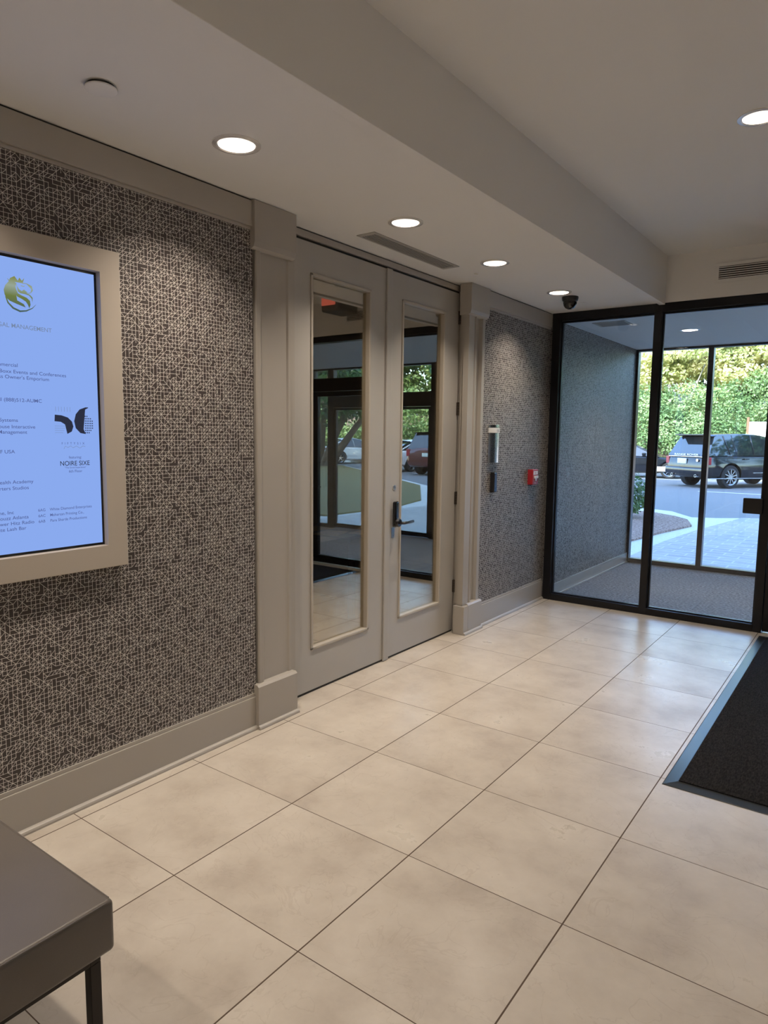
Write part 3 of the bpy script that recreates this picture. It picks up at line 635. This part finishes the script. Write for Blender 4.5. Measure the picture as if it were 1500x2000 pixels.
# ------------------------------------------------------------------ bench
r = empty('bench', (.70, -1.25, 0)); tag(r, 'grey-brown vinyl bench with slim dark metal legs in the near left corner', 'bench')
BX0, BX1, BY0, BY1 = -.25, .435, -.80, .695
bm = bmesh.new(); bmesh.ops.create_cube(bm, size=1)
for v in bm.verts: v.co = Vector(((BX0+BX1)/2+v.co.x*(BX1-BX0), (BY0+BY1)/2+v.co.y*(BY1-BY0), .393+v.co.z*.134))
bmesh.ops.bevel(bm, geom=bm.edges[:], offset=.014, segments=4, affect='EDGES', profile=.5)
m = MB(); m.bm.free(); m.bm = bm; m.build('seat', M['leather'], r, angle=50)
m = MB()
zz = .4555
q_ = .0045
for (a, b_) in (((BX0+.02, BY0+q_), (BX1-.02, BY0+q_)), ((BX1-q_, BY0+.02), (BX1-q_, BY1-.02)), ((BX1-.02, BY1-q_), (BX0+.02, BY1-q_)), ((BX0+q_, BY1-.02), (BX0+q_, BY0+.02))): m.tube([(a[0], a[1], zz), (b_[0], b_[1], zz)], .0022, 6)
m.build('seam', M['leather'], r)
for x, y in ((BX1-.04, BY1-.04), (BX1-.04, BY0+.04), (BX0+.04, BY1-.04), (BX0+.04, BY0+.04)): MB().box(x-.014, x+.014, y-.014, y+.014, 0, .30, .002).build('leg', M['legmetal'], r)
m = MB(); m.box(BX0+.026, BX1-.026, BY1-.054, BY1-.026, .30, .326, .002); m.box(BX0+.026, BX1-.026, BY0+.026, BY0+.054, .30, .326, .002)
m.box(BX1-.054, BX1-.026, BY0+.054, BY1-.054, .30, .326, .002); m.box(BX0+.026, BX0+.054, BY0+.054, BY1-.054, .30, .326, .002); m.build('seat_rail', M['legmetal'], r)

# ------------------------------------------------------------------ entrance mat
r = empty('floor_mat', (1.849, 1.765, 0)); tag(r, 'black entrance mat with a sloping rubber border at the right edge', 'floor mat')
bm = bmesh.new(); W_, H_ = 1.80, 3.0
def rg(d, z): return [bm.verts.new((a, b_, z)) for a, b_ in ((d, d), (W_-d, d), (W_-d, H_-d), (d, H_-d))]
q = [rg(0, .0005), rg(.004, .003), rg(.055, .009), rg(.060, .009)]
for a, b_ in zip(q, q[1:]):
    for i in range(4): bm.faces.new((a[i], a[(i+1) % 4], b_[(i+1) % 4], b_[i]))
bm.faces.new(q[-1]); bm.faces.new(q[0][::-1]); m = MB(); m.bm.free(); m.bm = bm; m.build('rubber_edge', M['rubber'], r)
MB().box(.060, W_-.060, .060, H_-.060, .0092, .014, .001).build('pile', M['matpile'], r)

# ------------------------------------------------------------------ table with magazines in the dim room
r = empty('console_table', (-1.06, 3.07, 0)); tag(r, 'dark wooden table seen faintly through the left door glass', 'table')
MB().box(-1.5, 0, 0, .62, .655, .70, .004).build('tabletop', M['wood'], r)
MB().box(-1.46, -.04, .02, .60, .50, .655).build('apron', M['wood'], r)
for x, y in ((-.05, .03), (-.05, .56), (-1.46, .03), (-1.46, .56)): MB().box(x, x+.05, y, y+.05, 0, .50, .003).build('leg', M['wood'], r)
mags = [(-1.42, 3.24, .3), (-1.72, 3.36, -.1), (-1.20, 3.48, .1), (-2.05, 3.3, .3)]
ml = ['magazine near the front corner of the dark table', 'magazine in the middle of the dark table', 'magazine near the right edge of the dark table', 'magazine farthest left on the dark table']
for i, (x, y, a) in enumerate(mags):
    mg = MB().box(-.11, .11, -.14, .14, 0, .006, .001).build('magazine', M['paper']); mg.location = (x, y, .7003); mg.rotation_euler = (0, 0, a); tag(mg, ml[i], 'magazine', 'magazines on the table')

# ------------------------------------------------------------------ foliage
rng = np.random.default_rng(5)
def leaf_mesh(clumps, n, size, flat=.0):
    """n leaf quads scattered in the outer shells of ellipsoid clumps (cx,cy,cz,rx,ry,rz)"""
    cl = np.array(clumps, float); vol = (cl[:, 3]*cl[:, 4]+cl[:, 4]*cl[:, 5]+cl[:, 3]*cl[:, 5]); idx = rng.choice(len(cl), n, p=vol/vol.sum())
    d = rng.normal(size=(n, 3)); d /= np.linalg.norm(d, axis=1)[:, None]
    rad = 1-.45*rng.random(n)**2+.12*rng.normal(size=n)*.6
    c = cl[idx, :3]+d*cl[idx, 3:]*rad[:, None]
    nrm = d*.8+rng.normal(size=(n, 3))*.6+np.array([0, 0, flat]); nrm /= np.linalg.norm(nrm, axis=1)[:, None]
    t = np.cross(nrm, rng.normal(size=(n, 3))); t /= np.linalg.norm(t, axis=1)[:, None]; b_ = np.cross(nrm, t)
    s = size*(.6+.8*rng.random(n))[:, None]
    V = np.stack([c-t*s, c-b_*s*.55+nrm*s*.15, c+t*s, c+b_*s*.55+nrm*s*.15], 1).reshape(-1, 3)
    F = np.arange(4*n).reshape(-1, 4); return V, F
def foliage(name, mat, parent, clumps, n, size, flat=0.0):
    V, F = leaf_mesh(clumps, n, size, flat); me = bpy.data.meshes.new(name); me.from_pydata(V.tolist(), [], F.tolist()); me.materials.append(mat); me.update()
    o = bpy.data.objects.new(name, me); COL.objects.link(o)
    if parent: o.parent = parent
    return o
def clumps_in(n, cx, cy, cz, rx, ry, rz, r0, r1, squash=.6):
    out = []
    for _ in range(n):
        d = rng.normal(size=3); d /= np.linalg.norm(d); q_ = rng.random()**.5; r_ = r0+(r1-r0)*rng.random()
        out.append((cx+d[0]*rx*q_, cy+d[1]*ry*q_, cz+d[2]*rz*q_, r_, r_, r_*squash))
    return out
def tree(x, y, zg, h, R, label, mat, bark='bark', n=6500, size=.13, trunks=None, cz=.62, grp=None, squash=.5, rt_=.14):
    t = empty('tree', (x, y, zg)); tag(t, label, 'tree', grp)
    foliage('crown', M[mat], t, clumps_in(26, 0, 0, h*cz, R*.85, R*.85, h*(1-cz)*.85, R*.25, R*.48, squash), n, size, .5)
    for tr in (trunks or [[(0, 0, -.2), (.1, 0, h*.3), (.3, .1, h*.7)]]):
        k_ = len(tr); MB().tube(tr, [rt_*(1-.75*i/(k_-1)) for i in range(k_)], 10).build('trunk', M[bark], t, smooth=True)
    return t
# directly in view through the glass: a dense bank of shrubs below yellow-green canopies
def hedge(x0, x1, y, z0, z1, dep, label, mat, n, size, k_=26, name='hedge', cat='hedge', grp=None):
    h = empty(name, ((x0+x1)/2, y, z0)); tag(h, label, cat, grp); cl = []
    for i in range(k_):
        f = rng.random(); zz_ = rng.random(); cl.append(((x0-x1)/2+(x1-x0)*f, -dep/2+dep*zz_*.9+.2*rng.normal(), (z1-z0)*(.15+.75*zz_), .75+.5*rng.random(), .6, .45+.25*rng.random()))
    foliage('foliage', M[mat], h, cl, n, size, .3); MB().tube([(0, 0, -.4), (0, .1, (z1-z0)*.3)], .06, 6).build('stem', M['bark'], h)
    return h
hedge(-9.6, -2.9, 33.6, .45, 4.3, 2.6, 'dense bright green shrub bank behind the black cars', 'leaf_green', 24000, .07, 70)
hedge(-3.2, 4.0, 35.0, 1.0, 4.8, 2.4, 'green shrubs rising behind the white fence panel', 'leaf_green', 18000, .08, 60)
hedge(-16, -9.4, 33.6, .5, 3.4, 2.0, 'green shrub bank left of the vestibule view', 'leaf_olive', 8000, .10, 30)
tree(-9.0, 37.5, 1.8, 7.5, 3.3, 'yellow-green tree at the left behind the vestibule wall edge', 'leaf_yellow', n=12000, size=.11, cz=.46)
tree(-5.6, 36.6, 1.6, 7.0, 2.6, 'yellow-green tree in the middle above the black sports utility vehicle', 'leaf_yellow', 'bark_pale', n=13000, size=.10, trunks=[[(-.2, -1.9, -.5), (.25, -1.9, 1.9), (.7, -1.2, 3.6)]], cz=.50)
tree(-2.2, 37.2, 1.7, 7.6, 2.9, 'broad yellow-green tree right of the outer window post', 'leaf_yellow', n=13000, size=.11, cz=.46)
tree(2.0, 38.5, 2.0, 8.0, 3.2, 'yellow-green tree at the right beyond the white fence', 'leaf_yellow', n=9000, size=.12, cz=.46)
tree(-5.0, 42.0, 2.6, 11, 4.5, 'tall green tree farthest behind the yellow-green canopy', 'leaf_green', n=9000, size=.17)
tree(-11.5, 42.0, 2.6, 11, 4.5, 'tall green tree farthest back at the left', 'leaf_green', n=8000, size=.17)
tree(3.0, 44.0, 2.6, 11, 4.5, 'tall green tree farthest back at the right', 'leaf_green', n=8000, size=.17)
hedge(6, 40, 42.0, 3.0, 9.5, 2.0, 'shaded thicket behind the parked cars seen in the door glass', 'leaf_olive', 16000, .2, 130)
hedge(-12, 6, 40.5, 2.8, 9.0, 2.0, 'shaded green thicket closing the view behind the yellow-green trees', 'leaf_olive', 16000, .15, 90)
# mirrored in the door glass
tree(20.2, 25.0, 0, 8.5, 4.6, 'dark leaning multi-trunk tree on the lawn, mirrored in the left door glass', 'leaf_dark', n=9000, size=.13, cz=.62, rt_=.24, grp=None,
     trunks=[[(0, 0, -.2), (-.9, 0, 1.6), (-2.6, 0, 4.2), (-3.4, .2, 6.2)], [(.2, 0, -.2), (.1, .2, 2.2), (-.5, .2, 6)], [(.4, .1, -.2), (1.3, 0, 2.2), (2.5, 0, 5.5)], [(-.3, 0, -.1), (-1.9, .3, 1.9), (-4.3, .3, 4.4)]], squash=.45)
tree(11.5, 29.5, -.1, 8.0, 4.0, 'dark spreading tree mirrored in the right door glass', 'leaf_dark', n=8000, size=.13, cz=.68, squash=.45)
tree(17.5, 37.0, 1.5, 8.0, 4.0, 'green tree on the bank behind the maroon car', 'leaf_olive', n=8000, size=.14)
tree(26.0, 38.5, 1.8, 8.0, 4.2, 'green tree on the bank behind the white sedan', 'leaf_olive', n=8000, size=.14)
tree(35.0, 38.5, 1.8, 9.0, 4.6, 'green tree on the bank at the far right of the parking', 'leaf_olive', n=6000, size=.16)
hedge(6.5, 22, 34.6, .7, 4.8, 2.4, 'green shrub bank behind the maroon car', 'leaf_green', 18000, .12, 90)
hedge(22, 38, 34.6, .7, 4.8, 2.4, 'green shrub bank behind the white sedan', 'leaf_green', 16000, .12, 90)
# clipped shrub in the bed by the walkway
b_ = empty('shrub', (-1.78, 12.7, 0)); tag(b_, 'small glossy dark green shrub in the mulch bed', 'shrub')
foliage('foliage', M['leaf_dark'], b_, [(.05, 0, .50, .62, .55, .40), (-.5, .2, .45, .5, .5, .34), (.25, -.1, .35, .34, .4, .3), (-1.1, .1, .45, .5, .5, .35)], 2600, .045, .4)
MB().tube([(0, 0, -.05), (0, 0, .45)], .03, 8).build('stem', M['bark'], b_)
# white fence panels beyond the road
f_ = empty('fence', (-1.35, 32.6, .30)); tag(f_, 'weathered white panel fence beyond the parked vehicle', 'fence')
for i in range(4): MB().box(-1.05+i*1.05, -.03+i*1.05, -.04, .04, .0, 2.05, .01).build('panel', M['fence_white'], f_)
for i in range(5): MB().box(-1.12+i*1.05, -1.02+i*1.05, -.06, .06, -.4, 2.25, .01).build('post', M['rust'], f_)

# ------------------------------------------------------------------ vehicles
def wheel(parent, x, y, R_, w_, side, spokes, face, accent=None):
    wh = empty('wheel', (x, y, R_)); wh.parent = parent
    MB().lathe([(R_*.72, -w_/2), (R_*.93, -w_/2), (R_, -w_/2+.03), (R_, w_/2-.03), (R_*.93, w_/2), (R_*.72, w_/2), (R_*.70, 0), (R_*.72, -w_/2)], (0, 0, 0), 'Y', 40).build('tyre', M['tyre'], wh, angle=40)
    s = side*w_/2
    m = MB(); m.lathe([(R_*.72, s*.9), (R_*.66, s*.96), (R_*.64, s*.3), (0, s*.25)], (0, 0, 0), 'Y', 40)
    m.build('barrel', M['black_plastic'], wh, angle=40)
    m = MB()
    for i in range(spokes):
        t = bmesh.new(); bmesh.ops.create_cube(t, size=1)
        for v in t.verts: v.co = Vector((v.co.x*R_*.085, s*.86+v.co.y*.03, R_*.36+v.co.z*R_*.60))
        m.add(t, Matrix.Rotation(2*math.pi*i/spokes, 4, 'Y') @ Matrix.Rotation(.06, 4, 'Y'))
    m.lathe([(R_*.64, s*.80), (R_*.72, s*.97), (R_*.74, s*.8)], (0, 0, 0), 'Y', 40); m.lathe([(0, s*.95), (R_*.13, s*.93), (R_*.14, s*.7)], (0, 0, 0), 'Y', 20)
    m.build('rim', face, wh)
    return wh
def vehicle(name, label, cat, loc_, th, P):
    r = empty(name, loc_, th); tag(r, label, cat); paint = P['paint']
    st = P['st']     # (x, halfwidth, zbottom, ztop)
    bm = bmesh.new(); rings = []
    for (x, w_, zb, zt) in st:
        h = zt-zb
        sec = [(0, zb), (w_-.16, zb), (w_-.04, zb+.10*h), (w_, zb+.38*h), (w_-.01, zb+.62*h), (w_-.05, zb+.88*h), (w_-.14, zt), (0, zt+.015)]
        full = [(y, z) for y, z in sec]+[(-y, z) for y, z in sec[-2:0:-1]]
        rings.append([bm.verts.new((x, y, z)) for y, z in full])
    for a, b2 in zip(rings, rings[1:]):
        for i in range(len(a)): bm.faces.new((a[i], a[(i+1) % len(a)], b2[(i+1) % len(a)], b2[i]))
    bm.faces.new(rings[0]); bm.faces.new(rings[-1][::-1]); bmesh.ops.recalc_face_normals(bm, faces=bm.faces[:])
    m = MB(); m.bm.free(); m.bm = bm; body = m.build('body', paint, r)
    c = MB(); R_ = P['R']; wb_ = P['wb']; hw = max(s[1] for s in st)
    for x in (0, wb_):
        for sd in (1, -1): c.lathe([(0, 0), (R_+.07, 0), (R_+.07, .5), (0, .5)], (x, hw-.33 if sd > 0 else -hw-.17, R_+.01), 'Y', 36)
    cut = c.build('cut', paint); cut.parent = r
    boolean(body, cut); body.data.materials.clear(); body.data.materials.append(paint)
    for p in body.data.polygons: p.use_smooth = True; p.material_index = 0
    body.data.set_sharp_from_angle(angle=math.radians(28))
    # cabin
    cab = P['cab']; yb = P['yb']; sl_ = P['slope']; zb0 = P['zb']
    def yy(z): return yb-(z-zb0)*sl_
    bm = bmesh.new(); A = [bm.verts.new((x, yy(z), z)) for x, z in cab]; B = [bm.verts.new((x, -yy(z), z)) for x, z in cab]; n = len(cab)
    bm.faces.new(A); bm.faces.new(B[::-1])
    for i in range(n): bm.faces.new((A[i], B[i], B[(i+1) % n], A[(i+1) % n]))
    bmesh.ops.recalc_face_normals(bm, faces=bm.faces[:]); m = MB(); m.bm.free(); m.bm = bm; m.build('windows', M['carglass'], r)
    m = MB(); rf = P['roof']
    for (x0, z0), (x1, z1) in zip(rf, rf[1:]):
        t = bmesh.new(); vs = []
        for x, z in ((x0, z0), (x1, z1)):
            for y, dz in ((yy(z)+.01, -.035), (yy(z)-.06, .018), (0, .035), (-yy(z)+.06, .018), (-yy(z)-.01, -.035)): vs.append(t.verts.new((x, y, z+dz)))
        for i in range(4): t.faces.new((vs[i], vs[i+1], vs[i+6], vs[i+5]))
        m.add(t)
    bmesh.ops.remove_doubles(m.bm, verts=m.bm.verts[:], dist=.001); m.build('roof', paint, r, smooth=True)
    m = MB()
    for (x0, z0, x1, z1, w_) in P['pillars']:
        for sd in (1, -1): MB().tube([(x0, sd*(yy(z0)+.003), z0), (x1, sd*(yy(z1)+.003), z1)], w_, 6).build('pillar', paint if P.get('ppaint') else M['black_gloss'], r, smooth=True)
    m.bm.free()
    for x in (0, wb_):
        for sd in (1, -1): wheel(r, x, sd*(hw-.15), R_, P['tw'], sd, P['spokes'], P['rim'])
    return r, yy
SUV = dict(paint=M['carblack'], R=.395, wb=2.92, tw=.27, spokes=10, rim=M['chrome'],
    st=[(-1.06, .84, .44, .74), (-1.03, .92, .40, 1.02), (-.95, .955, .36, 1.14), (-.6, .985, .33, 1.17), (.2, .99, .30, 1.17), (1.5, .99, .28, 1.16), (2.4, .985, .28, 1.14), (2.9, .975, .30, 1.10), (3.5, .95, .32, 1.04), (3.78, .90, .36, .98), (3.86, .82, .42, .80)],
    cab=[(-.98, 1.10), (-.90, 1.22), (-.62, 1.74), (-.45, 1.80), (.4, 1.84), (1.4, 1.81), (1.75, 1.74), (2.60, 1.12)], yb=.93, slope=.27, zb=1.12,
    roof=[(-.74, 1.79), (-.4, 1.815), (.4, 1.845), (1.2, 1.825), (1.72, 1.745)], pillars=[(-.05, 1.15, -.25, 1.78, .022), (1.0, 1.15, .95, 1.80, .022), (2.60, 1.14, 1.74, 1.75, .03), (.25, 1.15, .12, 1.8, .012)])
suv, yy = vehicle('sports_utility_vehicle', 'black sports utility vehicle parked outside with its rear and right side showing', 'car', (-2.41, 24.84, -.09), .9654, SUV)
for sd, s_ in ((1, 'l'), (-1, 'r')):
    m = MB(); m.box(-1.05, -.86, sd*.80 if sd > 0 else -.965, .965 if sd > 0 else -.80, .80, 1.06, .02); m.build('tail_light', M['taillight'], suv)
m = MB(); m.box(-1.075, -1.03, -.80, .80, 1.055, 1.078, .004)
for sd in (1, -1): m.box(-.9, 2.5, sd*1.0-.006, sd*1.0+.006, .335, .36, .003); m.box(.95, 3.0, sd*.992-.006, sd*.992+.006, .52, .54, .003)
m.build('chrome_trim', M['chrome'], suv)
MB().box(-1.12, -.96, -.93, .93, .46, .70, .05, 3).build('bumper', M['carblack'], suv, angle=40)
MB().box(-1.085, -1.045, -.05, .37, .82, 1.0, .006).build('number_plate', M['plate'], suv)
MB().box(-.98, -.58, -.66, .66, 1.79, 1.83, .012).build('spoiler', M['carblack'], suv)
m = MB()
for sd in (1, -1):
    for x in (.62, 1.68): MB().box(x-.11, x+.11, .965 if sd > 0 else -1.01, 1.01 if sd > 0 else -.965, .985, 1.015, .006).build('door_handle', M['carblack'], suv)
m.bm.free()
m = MB()
for sd in (1, -1): MB().box(2.12, 2.30, .95 if sd > 0 else -1.2, 1.2 if sd > 0 else -.95, 1.12, 1.30, .03).build('side_mirror', M['carblack'], suv)
m.bm.free()
ROT_REAR = Matrix(((0, 0, -1, 0), (-1, 0, 0, 0), (0, 1, 0, 0), (0, 0, 0, 1)))
me = textmesh('RANGE ROVER', .095, (-1.050, 0, 1.10), ROT_REAR, 'CENTER', extrude=.004, sx=1.75); me.materials.append(M['steel']); o = bpy.data.objects.new('lettering', me); COL.objects.link(o); o.parent = suv
m = MB(); m.lathe([(0, 0), (.05, 0), (.05, .01), (0, .01)], (-1.085, -.55, .95), 'X', 20); m.build('badge', M['chrome'], suv)
for sd in (1, -1): MB().lathe([(.04, 0), (.05, 0), (.05, .12), (.04, .12), (.04, 0)], (-1.13, sd*.55, .42), 'X', 16).build('exhaust_pipe', M['chrome'], suv)
SED = dict(paint=M['carblack'], R=.34, wb=2.85, tw=.24, spokes=5, rim=M['chrome'],
    st=[(-1.05, .72, .42, .82), (-1.0, .84, .34, 1.0), (-.6, .90, .28, 1.02), (.2, .925, .22, .96), (1.5, .93, .20, .94), (2.3, .925, .22, .92), (2.85, .92, .24, .84), (3.4, .88, .26, .74), (3.7, .78, .28, .62), (3.78, .6, .34, .52)],
    cab=[(-.75, .98), (-.2, 1.22), (.5, 1.38), (1.1, 1.40), (1.5, 1.34), (2.45, .90)], yb=.82, slope=.45, zb=.95,
    roof=[(-.3, 1.19), (.45, 1.375), (1.1, 1.40), (1.5, 1.345)], pillars=[(1.0, .95, .95, 1.38, .02), (2.4, .92, 1.5, 1.34, .025), (-.6, 1.0, .45, 1.37, .035)], ppaint=1)
# black sedan: its front right wheel stands at about (-4.67, 28.7)
def place(fx, fy, th, wb_, side): c_, s_ = math.cos(th), math.sin(th); return (fx-wb_*c_+side*(-.78)*s_*-1*-1, fy-wb_*s_+side*.78*c_*-1*-1, -.09)
th = .25; c_, s_ = math.cos(th), math.sin(th)
bs, _ = vehicle('sedan', 'low black car behind the sports utility vehicle with white accents', 'car', (-4.67-2.85*c_-.78*s_, 28.7-2.85*s_+.78*c_, -.09), th, SED)
MB().box(2.0, 2.75, -.94, -.90, .30, .50, .01).build('side_blade', M['carwhite'], bs)
m = MB(); m.box(1.75, 1.92, -1.08, -.90, .96, 1.07, .03); m.build('side_mirror', M['carblack'], bs)
SW = dict(SED); SW['paint'] = M['carwhite']; SW['cab'] = [(-.85, 1.00), (-.2, 1.28), (.5, 1.44), (1.1, 1.45), (1.6, 1.36), (2.5, .92)]; SW['roof'] = [(.2, 1.38), (.5, 1.44), (1.1, 1.455), (1.55, 1.375)]
ws_, _ = vehicle('sedan', 'white sedan parked by the lawn, mirrored in the left door glass', 'car', (22.9, 29.0, -.09), 1.9, SW)
for q0, q1 in ((.45, .86), (-.86, -.45)): MB().box(-1.03, -.9, q0, q1, .84, .92, .02).build('tail_light', M['taillight'], ws_)
MB().box(-1.075, -1.03, -.16, .16, .62, .76, .005).build('number_plate', M['plate'], ws_)
SM = dict(SUV); SM['paint'] = M['carmaroon']
ms, _ = vehicle('sports_utility_vehicle', 'maroon sports utility vehicle mirrored in the right door glass', 'car', (12.4, 23.6, -.09), 1.55, SM)
for q0, q1 in ((.80, .96), (-.96, -.80)): MB().box(-1.05, -.86, q0, q1, .80, 1.1, .02).build('tail_light', M['taillight'], ms)
MB().box(-1.085, -1.045, -.16, .16, .80, .95, .006).build('number_plate', M['plate'], ms)
wh_, _ = vehicle('sedan', 'white car parked beside the maroon vehicle, mirrored in the right door glass', 'car', (15.4, 24.9, -.09), 1.75, SW)
for q0, q1 in ((.45, .86), (-.86, -.45)): MB().box(-1.03, -.9, q0, q1, .84, .92, .02).build('tail_light', M['taillight'], wh_)
